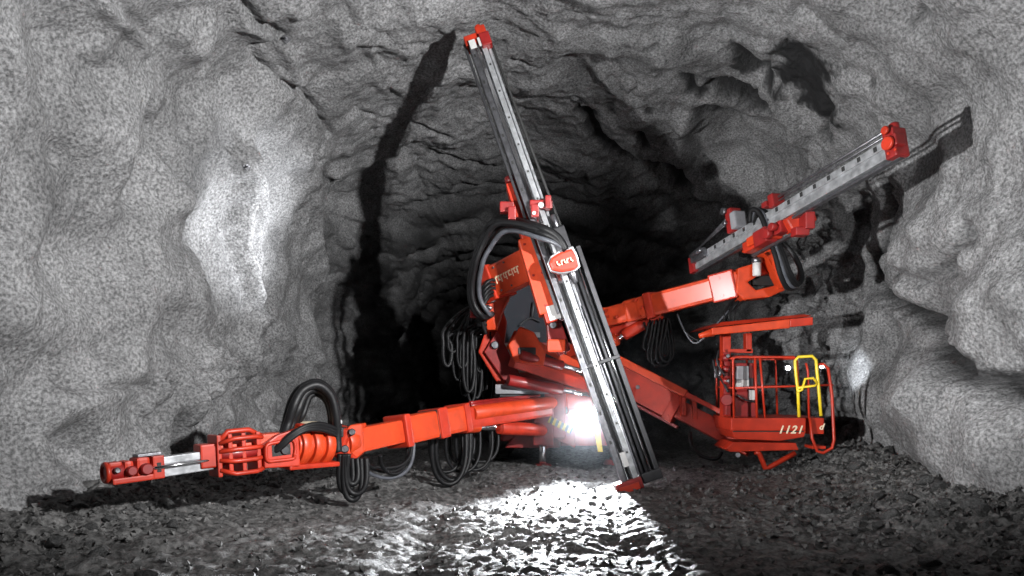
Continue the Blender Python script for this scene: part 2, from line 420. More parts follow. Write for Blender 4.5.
# ---- carrier
b = mb('deepred')
b.box((1.0, 15.6, 1.05), (1.9, 4.6, .55), .04)                       # frame
b.box((.42, 13.25, .78), (1.25, .55, .62), .03)                       # front block left
b.box((1.55, 13.2, .82), (1.15, .5, .55), .03)                        # front block right
b.prism([P(505, 448, 12.9), P(527, 420, 12.9), P(560, 420, 12.9), P(560, 448, 12.9)], (0, .35, 0), .02)
b.prism([P(560, 446, 12.75), P(565, 424, 12.75), P(600, 424, 12.75), P(618, 446, 12.75)], (0, .35, 0), .02)
b.mat('red').box((1.0, 14.4, 1.55), (1.7, 1.2, .45), .04)
b.box(P(585, 398, 13.0), (1.5, .5, .42), .03)
b.mat('dark').box((1.0, 15.8, .62), (1.3, 4.0, .35), .04)
chassis = b.build('chassis', rig)
mb('grey').box(P(522, 389, 12.5), (.95, .30, .17), .015).mat('dark').box(P(522, 395, 12.55), (.8, .25, .06), .01).build('bumper_bar', chassis, 'grey steel cross bar above the left boom')
def wheel(x, y):
    b = mb('tyre'); c = Vector((x, y, .62))
    prof = [(-.2, .36), (-.22, .48), (-.2, .58), (-.13, .62), (.13, .62), (.2, .58), (.22, .48), (.2, .36)]
    b.tube([c+Vector((a, 0, 0)) for a, _ in prof], [r_ for _, r_ in prof], 40, False)
    for k in range(22):
        a = 2*math.pi*k/22; r_ = Matrix.Rotation(a, 3, 'X')
        b.box(c+r_@Vector((.09, 0, .635)), (.2, .07, .05), .01, r_@Matrix.Rotation(.4, 3, 'Z'))
        b.box(c+r_@Vector((-.09, 0.05, .635)), (.2, .07, .05), .01, r_@Matrix.Rotation(-.4, 3, 'Z'))
    o = b.build('wheel', rig)
    h = mb('deepred').cyl(c+Vector((-.235, 0, 0)), c+Vector((.235, 0, 0)), .30, seg=32)
    for k in range(8):
        a = 2*math.pi*k/8
        for s_ in (-1, 1): h.cyl(c+Vector((s_*.235, .2*math.cos(a), .2*math.sin(a))), c+Vector((s_*.262, .2*math.cos(a), .2*math.sin(a))), .022, seg=6)
    h.build('wheel_hub', o)
for x in (-.25, 2.25):
    for y in (14.6, 17.4): wheel(x, y)
def jack(px, Y, top, name='support_jack'):
    c = P(px, top, Y); g = floor_z(c.x, c.y)-.01
    o = mb('deepred').box((c.x, c.y, (c.z+.45)/2), (.36, .34, c.z-.45), .02).build(name, rig)
    mb('chrome').cyl((c.x, c.y, .5), (c.x, c.y, g+.06), .07).build('jack_rod', o)
    mb('deepred').cyl((c.x, c.y, g-.02), (c.x, c.y, g+.08), .19, .14).build('jack_foot', o)
    return o
def jack_c(x, y): 
    g = floor_z(x, y)-.01
    o = mb('deepred').box((x, y, .85), (.30, .30, .8), .02).build('support_jack', rig)
    mb('chrome').cyl((x, y, .5), (x, y, g+.06), .06).build('jack_rod', o)
    mb('deepred').cyl((x, y, g-.02), (x, y, g+.08), .19, .14).build('jack_foot', o)
jack(543, 12.6, 401); jack_c(1.95, 13.6)
# sloping stay beside the jack and the striped panel
b = mb('deepred').hexa([P(556, 402, 12.6), P(575, 424, 12.6), P(575, 448, 12.6), P(556, 440, 12.6), P(556, 402, 13), P(575, 424, 13), P(575, 448, 13), P(556, 440, 13)], .012)
b.build('corner_stay', chassis)
Fh = Frame(P(549, 419, 12.38), P(572, 431, 12.38)); 
mb('hazard').lbox(Fh, 0, Fh.L, -.06, .06, 0, .03, .005).build('hazard_panel', chassis, 'black and yellow striped warning panel')
mb('yellow').prism([P(594, 430, 12.45), P(600, 430, 12.45), P(603, 452, 12.45), P(598, 452, 12.45)], (0, .05, 0), .005).build('warning_plate', chassis, 'narrow yellow upright plate under the headlamp')
# headlamp
lc = P(588, 414, 12.42)
b = mb('dark').cyl(lc+Vector((0, .22, 0)), lc+Vector((0, .02, 0)), .10, .15).box(lc+Vector((0, .25, -.1)), (.1, .1, .3), .01)
hl = b.build('headlamp', rig, 'glaring white headlamp low at the front')
mb('lamp').cyl(lc+Vector((0, .03, 0)), lc+Vector((0, -.03, 0)), .135, .12).build('lamp_lens', hl)
# ---- operator cab seen under the middle boom
b = mb('dark')
Yc = 14.2
out = [P(500, 346, Yc), P(500, 300, Yc), P(512, 272, Yc), P(536, 268, Yc), P(556, 300, Yc), P(564, 346, Yc)]
b.mat('grey').prism([p+Vector((0, .25, 0)) for p in out], (0, 1.3, 0), .03)
b.mat('deepred').box(P(532, 347, Yc+.6), (1.5, 1.5, .12), .02)
for p, q in zip(out, out[1:]+out[:1]): b.tube([p+Vector((0, .2, 0)), q+Vector((0, .2, 0))], .035, 8, False)
cab = b.build('operator_cab', rig, 'small grey cab with a wide window')
c0 = sum(out, Vector())/6
mb('glass').prism([c0+(p-c0)*.95+Vector((0, .17, 0)) for p in out], (0, .03, 0), .004).build('windscreen', cab, 'dark reflecting window pane')
mb('dark').tube(PP([(519, 326, Yc+.1), (530, 318, Yc+.1), (540, 322, Yc+.1)]), .02).box(P(528, 335, Yc+.1), (.5, .05, .12), .01).cyl(P(534, 302, Yc+.1), P(532, 318, Yc+.1), .035).build('dashboard', cab)
b = mb('grey').mat('white').box(P(520, 358, 13.5), (.7, .25, .55), .03); b.build('front_panel', cab, 'pale grey panel below the window')

# ---- the middle boom: mast block, boom head and cradle
b = mb('red')
b.prism(PP([(478, 352, 12.6), (488, 322, 12.6), (499, 298, 12.6), (507, 322, 12.6), (504, 345, 12.6), (528, 388, 12.6), (512, 392, 12.6), (500, 388, 12.6)]), (0, .45, 0), .03)
b.mat('deepred').prism(PP([(484, 352, 12.5), (497, 330, 12.5), (508, 350, 12.5), (522, 384, 12.5), (506, 384, 12.5)]), (0, .12, 0), .02)
b.mat('steel').cyl(P(495, 345, 12.42), P(495, 345, 12.6), .07).cyl(P(506, 386, 12.42), P(506, 386, 12.6), .05).cyl(P(496, 312, 12.42), P(496, 312, 12.6), .05)
# lower arm toward the chassis
Fa = Frame(P(516, 340, 12.2), P(612, 388, 13.0))
b.mat('orange').lbox(Fa, 0, Fa.L, -.20, .16, -.3, .06, .025)
b.mat('red').lbox(Fa, .1, .32, -.23, .19, -.33, .09, .02)
b.mat('dark').lbox(Fa, .45, 1.5, -.05, .02, .05, .065, .004)
Fb = Frame(P(514, 362, 12.1), P(600, 390, 12.9))
b.mat('red').lbox(Fb, 0, Fb.L, -.10, .10, -.2, .04, .02)
b.mat('orange').prism(PP([(514, 362, 12.0), (508, 345, 12.0), (520, 326, 12.0), (534, 332, 12.0), (546, 352, 12.0), (544, 366, 12.0)]), (0, .4, 0), .03)
b.mat('dark').box(P(527, 351, 11.99), (.30, .03, .12), .01)
mboom = b.build('boom', rig, 'middle boom, red, standing behind the tall upright feed')
Fc = Frame(P(521, 355, 11.95), P(602, 376, 12.6))
mb('deepred').cyl(Fc.pt(0), Fc.pt(Fc.L*.5), .085).mat('chrome').cyl(Fc.pt(Fc.L*.5), Fc.pt(Fc.L), .045).build('hydraulic_cylinder', mboom)
Fd = Frame(P(508, 380, 12.1), P(596, 396, 12.7))
mb('deepred').cyl(Fd.pt(0), Fd.pt(Fd.L*.6), .10).mat('chrome').cyl(Fd.pt(Fd.L*.6), Fd.pt(Fd.L), .05).build('hydraulic_cylinder', mboom)
# boom head with the cream lettering
Fe = Frame(P(488, 285, 12.0), P(542, 258, 11.1))
b = mb('orange').lbox(Fe, .05, Fe.L, -.27, .26, -.35, .1, .035)
b.mat('red').lbox(Fe, -.05, .22, -.31, .30, -.4, .14, .03)
b.mat('orange').prism(PP([(486, 300, 12.0), (490, 280, 12.0), (500, 275, 12.0), (512, 292, 12.0), (503, 310, 12.0), (497, 330, 12.2), (486, 330, 12.2)]), (0, .4, 0), .03)
b.mat('steel').cyl(P(492, 298, 11.9), P(492, 298, 12.05), .08).cyl(P(534, 262, 10.95), P(534, 262, 11.15), .07)
b.bolts(Fe, [(.35, .2), (.6, .2), (.35, -.2), (.6, -.2)], b=.1)
head = b.build('boom_head', rig, 'orange-red head of the middle boom with cream lettering')
b = mb('cream'); rs2 = random.Random(5)
t = .30
for wd, st in ((.05, 1), (.05, 0), (.06, 1), (.04, 0), (.05, 1), (.07, 0), (.04, 1), (.05, 0), (.06, 1)):
    b.lbox(Fe, t, t+wd*.35, -.05, .075 if st else .04, .1, .108, .001)
    b.lbox(Fe, t, t+wd*.9, -.05, -.025, .1, .108, .001)
    if not st: b.lbox(Fe, t, t+wd*.9, .02, .04, .1, .108, .001)
    t += wd*1.25
b.build('lettering', head, 'cream lettering')

# ---- upright feed
Ff = Frame(P(474, 36, 10.9), P(632, 486, 10.3)); L = Ff.L
b = mb('alu')
b.mat('steel').lbox(Ff, .1, L-.05, -.13, -.05, -.16, .03, .008).mat('alu').lbox(Ff, .1, L-.05, .05, .13, -.16, .03, .008).lbox(Ff, .1, L-.05, -.06, .06, -.16, -.05, .004)
b.mat('chrome').lbox(Ff, .1, L-.05, -.028, .028, -.06, .0, .006)
b.mat('dark').lbox(Ff, .05, L*.62, -.20, -.16, -.12, -.04, .006)
b.mat('alu').lbox(Ff, .05, L*.62, .15, .19, -.12, -.04, .006)
b.mat('slot')
k = .3
while k < L-.3:
    b.lbox(Ff, k, k+.05, -.105, -.075, .028, .034, 0); b.lbox(Ff, k+.22, k+.25, .075, .105, .028, .034, 0); k += .45
feed = b.build('drill_feed', rig, 'tall leaning silver drill feed reaching from the floor to the roof')
# bracket at the top
b = mb('red').lbox(Ff, -.02, .14, -.17, .16, -.22, .05, .02).lbox(Ff, -.1, .04, .04, .2, -.12, .07, .02)
b.mat('deepred').lbox(Ff, .05, .26, .06, .22, -.05, .12, .015).mat('white').lbox(Ff, .10, .24, -.12, -.02, .08, .1, .004).lbox(Ff, .10, .24, .02, .1, .08, .1, .004)
b.mat('red').cyl(Ff.pt(-.08, .1, .0), Ff.pt(-.14, .1, .0), .05)
b.build('top_bracket', feed, 'bright red bracket at the upper end')
# lower rails and drill steels
b = mb('dark').lbox(Ff, L*.50, L-.1, .14, .46, -.2, -.13, .01)
b.lbox(Ff, L*.5, L-.05, .40, .47, -.2, -.02, .01)
b.mat('steel').lbox(Ff, L*.49, L-.06, .145, .17, -.13, -.02, .005)
b.build('lower_rail', feed, 'black steel rail along the lower half')
for a, r_, k in ((.215, .024, 'steel'), (.29, .028, 'dark'), (.345, .02, 'chrome')):
    mb(k).cyl(Ff.pt(L*.50, a, -.06), Ff.pt(L-.12, a, -.06), r_, seg=14).build('drill_steel', feed)
mb('slot').tube([Ff.pt(.05, .22, -.05), Ff.pt(L*.2, .26, -.1), Ff.pt(L*.46, .30, -.08)], .022).build('hose', feed, 'black hose strung beside the upper half')
mb('white').lbox(Ff, L*.93, L*.96, -.02, .06, .0, .045, .004).build('pale_plate', feed, 'pale plate near the foot')
mb('dark').lbox(Ff, L*.74, L*.74+.06, -.15, .47, -.22, .02, .01).build('cross_brace', feed)
b = mb('deepred').lbox(Ff, L-.1, L+.07, -.24, .16, -.25, .08, .02)
b.mat('red').lbox(Ff, L-.04, L+.06, -.2, .10, .08, .12, .01)
b.mat('dark').lbox(Ff, L-.12, L+.03, .18, .48, -.25, .02, .02).mat('deepred').cyl(Ff.pt(L+.02, 0, -.08), Ff.pt(L+.12, 0, -.08), .09, .06)
b.build('rail_foot', feed, 'dark red foot resting on the floor')
# cradle
Fg = Frame(P(511, 182, 10.85), P(552, 322, 10.75)); 
b = mb('red').lbox(Fg, 0, Fg.L, -.085, .10, -.35, .0, .02)
b.mat('orange').lbox(Fg, .9, Fg.L-.15, -.15, .12, -.36, .02, .025)
b.mat('white').lbox(Fg, Fg.L-.25, Fg.L-.02, -.03, .16, .0, .03, .01)
b.mat('deepred').cyl(Fg.pt(-.02, 0, -.1), Fg.pt(-.12, 0, -.1), .08)
b.bolts(Fg, [(1.0, -.08), (1.0, .06), (1.5, -.08), (1.5, .06), (2.0, -.02), (.2, 0), (.5, 0)], b=.02)
b.mat('steel').lbox(Fg, .1, Fg.L, .13, .2, -.3, -.05, .01)
b.mat('deepred').box(P(507, 208, 10.8), (.22, .2, .16), .02).box(P(512, 214, 10.7), (.12, .2, .2), .02)
cradle = b.build('feed_cradle', rig, 'orange-red cradle carrying the tall leaning feed')
b = mb('deepred').box(P(541, 205, 10.6), (.34, .14, .13), .02).box(P(535, 211, 10.5), (.12, .12, .2), .02).box(P(548, 203, 10.55), (.09, .18, .2), .02)
b.mat('white').cyl(P(541, 205, 10.5), P(541, 205, 10.42), .045).cyl(P(534, 213, 10.45), P(534, 213, 10.37), .03)
b.build('rod_clamp', feed, 'pinkish red clamp with pale fittings')
# lower end of the cradle, cylinder
b = mb('deepred').prism(PP([(546, 312, 11.0), (560, 318, 11.0), (571, 350, 11.0), (560, 356, 11.0), (548, 340, 11.0)]), (0, .3, 0), .02)
b.mat('orange').box(P(556, 346, 10.95), (.28, .3, .2), .03).mat('steel').cyl(P(553, 325, 10.85), P(553, 325, 11.0), .06)
b.build('cradle_pivot', cradle)
# rock drill under the round red cover
c = P(566, 262, 10.15)
b = mb('deepred')
o2 = [(549, 263), (552, 257), (560, 252), (572, 248), (576, 255), (579, 266), (574, 270), (562, 272), (552, 270)]
b.mat('red').prism([P(x, y, 10.15) for x, y in o2], (0, .3, 0), .035)
b.mat('alu').prism([P(565+(x-565)*1.12, 262+(y-262)*1.16, 10.21) for x, y in o2], (0, .08, 0), .012)
b.mat('dark').lbox(Ff, 3.3, 3.9, .1, .33, -.1, .08, .03).mat('steel').cyl(Ff.pt(3.85, .22, .02), Ff.pt(4.2, .22, .02), .08, .04).cyl(Ff.pt(3.32, .22, .02), Ff.pt(3.1, .22, .02), .05)
drill = b.build('rock_drill', feed, 'rock drill under a rounded red cover with white lettering')
Fi = Frame(P(557, 264, 10.13), P(576, 258, 10.13)); b = mb('cream'); t = .0
for wd, st in ((.05, 0), (.04, 1), (.03, 0), (.05, 1), (.04, 0)):
    b.lbox(Fi, t, t+.016, -.035, .035, 0, .012, .001)
    b.lbox(Fi, t, t+wd*.85, -.035 if st else .012, -.015 if st else .035, 0, .012, .001); t += wd*1.2
b.build('lettering', drill, 'white lettering')

# ---- hoses of the upright feed
b = []
for k, (dx, dy, r_, kk) in enumerate(((0, 0, .055, 'rubber'), (5, 5, .05, 'rubber'), (9, 11, .038, 'grey'), (2, 3, .045, 'rubber'))):
    Yh = 10.9-.12*k
    hose([P(566, 250, 10.15), P(557-dx*.3, 236+dy*.6, 10.15), P(540, 227+dy, 10.25), P(512+dx*.5, 220+dy, Yh), P(493+dx, 222+dy, Yh+.2), P(482+dx, 240+dy*.6, Yh+.4), P(474+dx, 262, Yh+.5), P(470+dx, 285, Yh+.7), P(472+dx, 305-dy*.4, Yh+.8), P(482+dx*.8, 318-dy*.4, Yh+.9), P(492, 314, 12.1)], r_, 'grey_hose' if kk == 'grey' else kk).build('hydraulic_hose', head)
rs3 = random.Random(11)
for k in range(12):
    xb = (442, 447, 456, 462, 466, 452, 470, 474, 459, 478, 468, 481)[k]; yb = (366, 352, 368, 392, 402, 380, 398, 372, 396, 392, 350, 404)[k]
    q = uloop(xb+2, 330+2*k, xb+9+k % 4, 334+k, yb, 12.45+.05*k, 12.6+.05*k, 1.5)
    hose([P(491, 302+k*2, 12.35), P(478, 304+k*2, 12.4), P((478+xb)/2, 313+k*1.6, 12.4+.05*k)]+q+[P(491, 318+k*2, 12.6)], (.034, .028, .024)[k % 3]).build('hydraulic_hose', mboom)
for k in range(5):
    hose([P(507-k*2, 292+k, 11.9), P(494-k, 280+k*4, 11.75), P(484, 286+k*5, 11.7), P(478+k, 300+k*5, 11.9), P(486, 318+k*4, 12.0)], .03, 'rubber').build('hydraulic_hose', head)
b = mb('deepred').box(P(475, 312, 11.9), (.16, .14, .2), .02).tube(PP([(475, 312, 11.9), (484, 296, 11.8)]), .04).box(P(484, 296, 11.8), (.12, .14, .14), .02).mat('steel').cyl(P(478, 300, 11.7), P(478, 308, 11.7), .04).cyl(P(486, 306, 11.7), P(492, 309, 11.7), .035)
b.build('valve_block', head, 'small dark red valve block among the hoses')

# ---- left boom
Fl = Frame(P(562, 404, 12.9), P(448, 420, 10.95))
b = mb('red').lbox(Fl, 0, Fl.L, -.18, .17, -.18, .18, .05)
b.mat('orange').cyl(Fl.pt(.35, .06, .12), Fl.pt(Fl.L-.4, .06, .12), .12)
Fm = Frame(P(455, 419, 11.0), P(352, 441, 9.3))
b.mat('orange').lbox(Fm, -.1, Fm.L*.62, -.21, .2, -.2, .2, .06)
b.lbox(Fm, Fm.L*.55, Fm.L+.05, -.17, .16, -.17, .17, .05)
b.mat('red').lbox(Fm, Fm.L*.18, Fm.L*.28, -.235, .225, -.225, .225, .03).lbox(Fm, Fm.L*.56, Fm.L*.62, -.24, .23, -.23, .23, .03).lbox(Fm, -.15, -.02, -.235, .225, -.225, .225, .03)
b.mat('slot').lbox(Fm, Fm.L*.285, Fm.L*.29, -.22, .21, -.205, .205, .005)
b.mat('orange').cyl(Fm.pt(Fm.L+.0, 0, 0), Fm.pt(Fm.L+.18, 0, 0), .2)
b.mat('steel').cyl(Fl.pt(.2, -.1, -.25), Fl.pt(.2, -.1, .25), .07)
b.mat('deepred').box(P(551, 413, 12.7), (.5, .5, .9), .04)
lboom = b.build('boom', rig, 'low boom reaching out to the left over the floor')
Fn = Frame(P(552, 431, 12.7), P(462, 425, 11.1))
mb('orange').cyl(Fn.pt(0), Fn.pt(.25), .14).mat('red').cyl(Fn.pt(.2), Fn.pt(Fn.L*.62), .115).mat('chrome').cyl(Fn.pt(Fn.L*.62), Fn.pt(Fn.L*.86), .06).mat('orange').cyl(Fn.pt(Fn.L*.84), Fn.pt(Fn.L+.05), .11, .14).build('hydraulic_cylinder', lboom)
mb('deepred').tube(PP([(540, 402, 12.3), (515, 400, 12.0), (470, 406, 11.2)]), .04).tube(PP([(540, 396, 12.3), (505, 399, 12.0), (470, 403, 11.2)]), .03).build('hydraulic_pipe', lboom)
# joint and rotation unit
b = mb('red').box(P(341, 438, 9.1), (.22, .35, .3), .03, Matrix.Rotation(.3, 3, 'Y')).box(P(336, 451, 9.0), (.28, .28, .12), .02)
b.mat('orange').prism(PP([(350, 425, 9.1), (362, 424, 9.2), (364, 452, 9.2), (352, 462, 9.1), (342, 452, 9.0), (343, 434, 9.0)]), (0, .28, 0), .02)
b.mat('steel').cyl(P(345, 449, 8.85), P(345, 449, 9.1), .05).cyl(P(352, 432, 8.9), P(352, 432, 9.15), .045).mat('red').tube(PP([(330, 452, 8.9), (345, 460, 8.95), (354, 470, 9.0), (363, 474, 9.05)]), .035).tube(PP([(350, 455, 8.95), (362, 466, 9.0)]), .04)
b.mat('white').cyl(P(339, 424, 8.9), P(339, 420, 8.9), .04)
b.mat('dark').box(P(338, 432, 9.0), (.18, .2, .12), .015)
b.build('boom_joint', lboom, 'knuckle of links, pins and small steel fittings')
Fo = Frame(P(328, 444, 8.85), P(288, 446, 8.35))
b = mb('orange').cyl(Fo.pt(0), Fo.pt(Fo.L*.95), .2)
for k_ in (.12, .42, .72): b.cyl(Fo.pt(Fo.L*k_), Fo.pt(Fo.L*(k_+.2)), .255, seg=32)
b.mat('red').lbox(Fo, -.05, Fo.L+.1, -.26, -.2, -.2, .2, .02).lbox(Fo, .1, Fo.L-.05, .22, .27, -.14, .14, .02)
b.mat('cream').lbox(Fo, .12, .45, .265, .28, -.1, .1, .006)
b.build('rotation_unit', lboom, 'orange-red ribbed rotation unit')
# left feed
Fp = Frame(P(292, 446, 8.38), P(212, 455, 7.75)); Lp = Fp.L
b = mb('orange').lbox(Fp, 0, Lp*.5, -.22, .18, -.18, .1, .03)
b.mat('red').prism([Fp.pt(0, .22, .1), Fp.pt(Lp*.28, .16, .1), Fp.pt(Lp*.46, .06, .1), Fp.pt(Lp*.46, -.2, .1), Fp.pt(0, -.23, .1)], Fp.n*.1, .015)
b.mat('slot').lbox(Fp, Lp*.12, Lp*.36, -.08, .05, .195, .204, .004)
b.mat('red').tube([Fp.pt(Lp*u_, v_, .21) for u_, v_ in ((.08, -.1), (.06, 0), (.1, .09), (.3, .08), (.42, .06), (.44, -.04), (.42, -.12), (.3, -.13), (.1, -.13), (.08, -.1))], .022, 8)
b.mat('dark').cyl(Fp.pt(Lp*.2, -.02, .2), Fp.pt(Lp*.2, -.02, .23), .05).mat('red')
for a_ in (-.22, -.08, .05, .17):                                        # open cage of bars
    b.tube([Fp.pt(Lp*.45, a_*.9, .15), Fp.pt(Lp*.55, a_, .19), Fp.pt(Lp*.8, a_, .19), Fp.pt(Lp*.97, a_*.75, .15)], .026, 8, False)
b.tube([Fp.pt(Lp*.45, .17, .1), Fp.pt(Lp*.6, .25, .12), Fp.pt(Lp*.85, .25, .12), Fp.pt(Lp, .1, .1)], .03, 8, False)
for k_ in (.5, .68, .84, .97): b.lbox(Fp, Lp*k_-.025, Lp*k_+.025, -.24, .22, -.14, .16, .012)
b.mat('orange').lbox(Fp, Lp*.42, Lp, -.13, .10, -.16, .06, .02)
b.mat('deepred').cyl(Fp.pt(Lp*.5, 0, .09), Fp.pt(Lp*.95, 0, .09), .07)
b.mat('red').lbox(Fp, Lp*.98, Lp+.16, -.13, .13, -.12, .12, .02)
lfeed = b.build('drill_feed', rig, 'low feed pointing to the left wall, orange-red cage around its drill')
Fq = Frame(P(212, 459, 7.75), P(150, 468, 7.25)); Lq = Fq.L
b = mb('alu').lbox(Fq, 0, Lq, .02, .10, -.1, .08, .01).lbox(Fq, 0, Lq, -.11, -.01, -.12, .07, .01).mat('chrome').cyl(Fq.pt(0, .0, .09), Fq.pt(Lq, .0, .09), .022)
b.build('feed_rail', lfeed, 'bright silver rail')
Fr = Frame(P(160, 466, 7.35), P(105, 473, 6.95)); Lr = Fr.L
b = mb('red').lbox(Fr, 0, Lr*.22, -.12, .12, -.14, .12, .015).mat('slot').lbox(Fr, Lr*.07, Lr*.15, -.05, .05, .118, .125, .004)
b.mat('red').lbox(Fr, Lr*.2, Lr*.95, -.12, -.06, -.14, .12, .015).lbox(Fr, Lr*.25, Lr*.5, -.1, .12, -.12, .1, .03).lbox(Fr, Lr*.55, Lr*.72, -.1, .10, -.12, .1, .03)
b.mat('deepred').cyl(Fr.pt(Lr*.35, .0, .1), Fr.pt(Lr*.35, .0, .16), .06).cyl(Fr.pt(Lr*.62, .0, .1), Fr.pt(Lr*.62, .0, .16), .05).cyl(Fr.pt(Lr*.7, 0, 0), Fr.pt(Lr, 0, 0), .095, .08)
b.mat('red').ring(Fr.pt(Lr*.99, 0, 0), Fr.d, .085, .025).lbox(Fr, Lr*.74, Lr*.97, .05, .10, -.07, .07, .015)
b.mat('steel').lbox(Fr, 0, Lr*.45, .12, .15, -.08, .06, .006).cyl(Fr.pt(Lr*.86, .02, .08), Fr.pt(Lr*.86, .02, .13), .03)
b.build('rail_end_guide', lfeed, 'red rod guide at the outer end')
# hoses of the left feed
for k, (dx, r_, rub) in enumerate(((0, .055, 'rubber'), (4, .055, 'rubber'), (9, .04, 'rubber'), (-3, .045, 'rubber'))):
    Yh = 8.3+.1*k
    hose([P(283+dx*.5, 437, Yh-.1), P(288+dx, 424, Yh), P(294+dx, 405+dx, Yh), P(303+dx*.7, 390+dx*.8, Yh+.1), P(318, 385+dx, Yh+.2), P(331-dx*.5, 396+dx*.6, Yh+.3), P(336-dx*.6, 416, Yh+.35), P(337-dx*.6, 436, Yh+.4), P(338, 452, Yh+.4)], r_, rub).build('hydraulic_hose', lfeed)
for k in range(3):
    hose([P(268, 452, 8.05), P(278, 446+k*2, 8.05), P(292, 434+k*2, 8.1), P(306, 426+k*2, 8.2), P(322, 424+k*3, 8.4), P(338, 430+k*3, 8.7)], .028).build('hydraulic_hose', lfeed)
for k, (x0, x1, yb) in enumerate(((343, 361, 500), (347, 357, 484), (339, 352, 492), (345, 366, 494))):
    hose(uloop(x0+1, 454, x1, 458, yb, 8.8, 8.95, 2), .038).build('hydraulic_hose', lboom)
for k, (x0, y0, x1, y1, yb) in enumerate(((362, 462, 414, 441, 474), (366, 458, 410, 441, 468), (360, 464, 412, 440, 464), (380, 455, 408, 442, 470))):
    hose(uloop(x0, y0, x1, y1, yb+4, 9.2, 10.1), .026, 'rubber' if k else 'grey_hose').build('hydraulic_hose', lboom)
for k, (x0, x1, yb) in enumerate(((432, 462, 482), (436, 466, 478), (430, 458, 470), (446, 476, 470), (456, 488, 468), (466, 494, 460), (472, 486, 468), (450, 470, 462))):
    Yh = 10.9+.12*k
    hose(uloop(x0, 436, x1+4, 430, yb+2, Yh-.1, Yh+.3, 1.5), .04 if k < 2 else .028).build('hydraulic_hose', lboom)

# ---- right boom
Fs = Frame(P(565, 352, 13.6), P(640, 322, 12.8)); 
b = mb('red').lbox(Fs, 0, Fs.L, -.1, .14, -.3, .0, .03)
Ft = Frame(P(584, 323, 13.25), P(742, 282, 11.7)); Lt = Ft.L
b.mat('orange').lbox(Ft, 0, Lt*.46, -.18, .17, -.2, .2, .05).lbox(Ft, Lt*.3, Lt*.46, -.2, .2, -.22, .21, .06).lbox(Ft, Lt*.38, Lt, -.2, .2, -.22, .22, .06)
b.mat('red').lbox(Ft, Lt*.44, Lt*.49, -.23, .23, -.25, .25, .03).lbox(Ft, Lt*.84, Lt*.98, -.24, .24, -.26, .26, .03).lbox(Ft, Lt*.12, Lt*.17, -.2, .19, -.22, .22, .03)
b.bolts(Ft, [(Lt*.40, .15), (Lt*.40, -.15), (Lt*.43, 0), (Lt*.9, .15), (Lt*.9, -.15), (Lt*.06, .12), (Lt*.2, .0), (Lt*.2, .1), (Lt*.26, -.05)], b=.22, r=.028, h=.05)
b.mat('orange').prism(PP([(738, 268, 11.5), (758, 262, 11.5), (772, 258, 11.5), (778, 272, 11.5), (758, 276, 11.5), (748, 282, 11.5), (756, 290, 11.5), (780, 284, 11.5), (786, 290, 11.5), (770, 297, 11.5), (744, 300, 11.5), (736, 292, 11.5)]), (0, .42, 0), .03)
b.mat('slot').box(P(765, 281, 11.7), (.45, .1, .16), .01)
rboom = b.build('boom', rig, 'raised boom reaching to the right above the basket arm')
Fu = Frame(P(575, 362, 13.4), P(662, 314, 12.55))
mb('orange').cyl(Fu.pt(0), Fu.pt(Fu.L*.5), .12).mat('chrome').cyl(Fu.pt(Fu.L*.5), Fu.pt(Fu.L*.6), .06).mat('red').cyl(Fu.pt(Fu.L*.58), Fu.pt(Fu.L), .11, .09).build('hydraulic_cylinder', rboom)
b = mb('white').cyl(P(757, 262, 11.35), P(757, 276, 11.35), .07).mat('steel').cyl(P(757, 258, 11.35), P(757, 263, 11.35), .09)
b.build('pivot_pin', rboom, 'pale steel pivot pin')
# feed support arm
b = mb('orange').prism(PP([(744, 238, 11.1), (765, 232, 11.0), (771, 240, 11.0), (790, 282, 11.3), (783, 288, 11.3), (768, 258, 11.2), (760, 250, 11.1), (748, 250, 11.1)]), (0, .3, 0), .025)
b.mat('red').box(P(795, 222, 10.1), (.3, .25, .22), .03, Matrix.Rotation(-.5, 3, 'Y')).mat('deepred').box(P(806, 222, 9.9), (.14, .3, .24), .02).box(P(800, 232, 9.9), (.2, .2, .12), .02)
b.mat('steel').cyl(P(766, 246, 10.9), P(766, 246, 11.1), .06)
b.mat('red').lbox(Frame(P(762, 240, 10.9), P(797, 224, 10.1)), 0, 1.1, -.06, .06, -.12, .05, .02)
b.build('feed_cradle', rboom, 'orange bracket holding up the right feed')
# right feed
Fv = Frame(P(690, 266, 12.4), P(898, 142, 8.2), (-.25, -1, .15)); Lv = Fv.L
b = mb('alu').lbox(Fv, .05, Lv-.05, .02, .115, -.12, .0, .008).lbox(Fv, .05, Lv-.05, -.115, -.02, -.12, .0, .008).lbox(Fv, .05, Lv-.05, -.05, .05, -.1, -.02, .004)
b.mat('steel').lbox(Fv, .05, Lv-.05, -.17, -.13, -.12, -.04, .006)
b.mat('slot'); k = .5
while k < Lv-.3:
    b.lbox(Fv, k, k+.05, .04, .10, -.001, .006, 0); k += .26
rfeed = b.build('drill_feed', rig, 'slanting silver drill feed on the right, reaching to the right wall')
b = mb('deepred').lbox(Fv, Lv-.16, Lv+.0, -.16, .2, -.16, .05, .02).cyl(Fv.pt(Lv-.06, .18, -.05), Fv.pt(Lv-.06, .27, -.05), .06).lbox(Fv, Lv-.1, Lv+.04, -.05, .1, -.08, .07, .02)
b.mat('red').cyl(Fv.pt(Lv-.05, 0, .08), Fv.pt(Lv-.05, 0, .13), .08).cyl(Fv.pt(Lv-.06, .17, .08), Fv.pt(Lv-.06, .17, .12), .05).bolts(Fv, [(Lv-.1, -.1), (Lv, -.1), (Lv-.1, .1)], b=.05)
b.build('rail_end_bracket', rfeed, 'dark red bracket at the outer end')
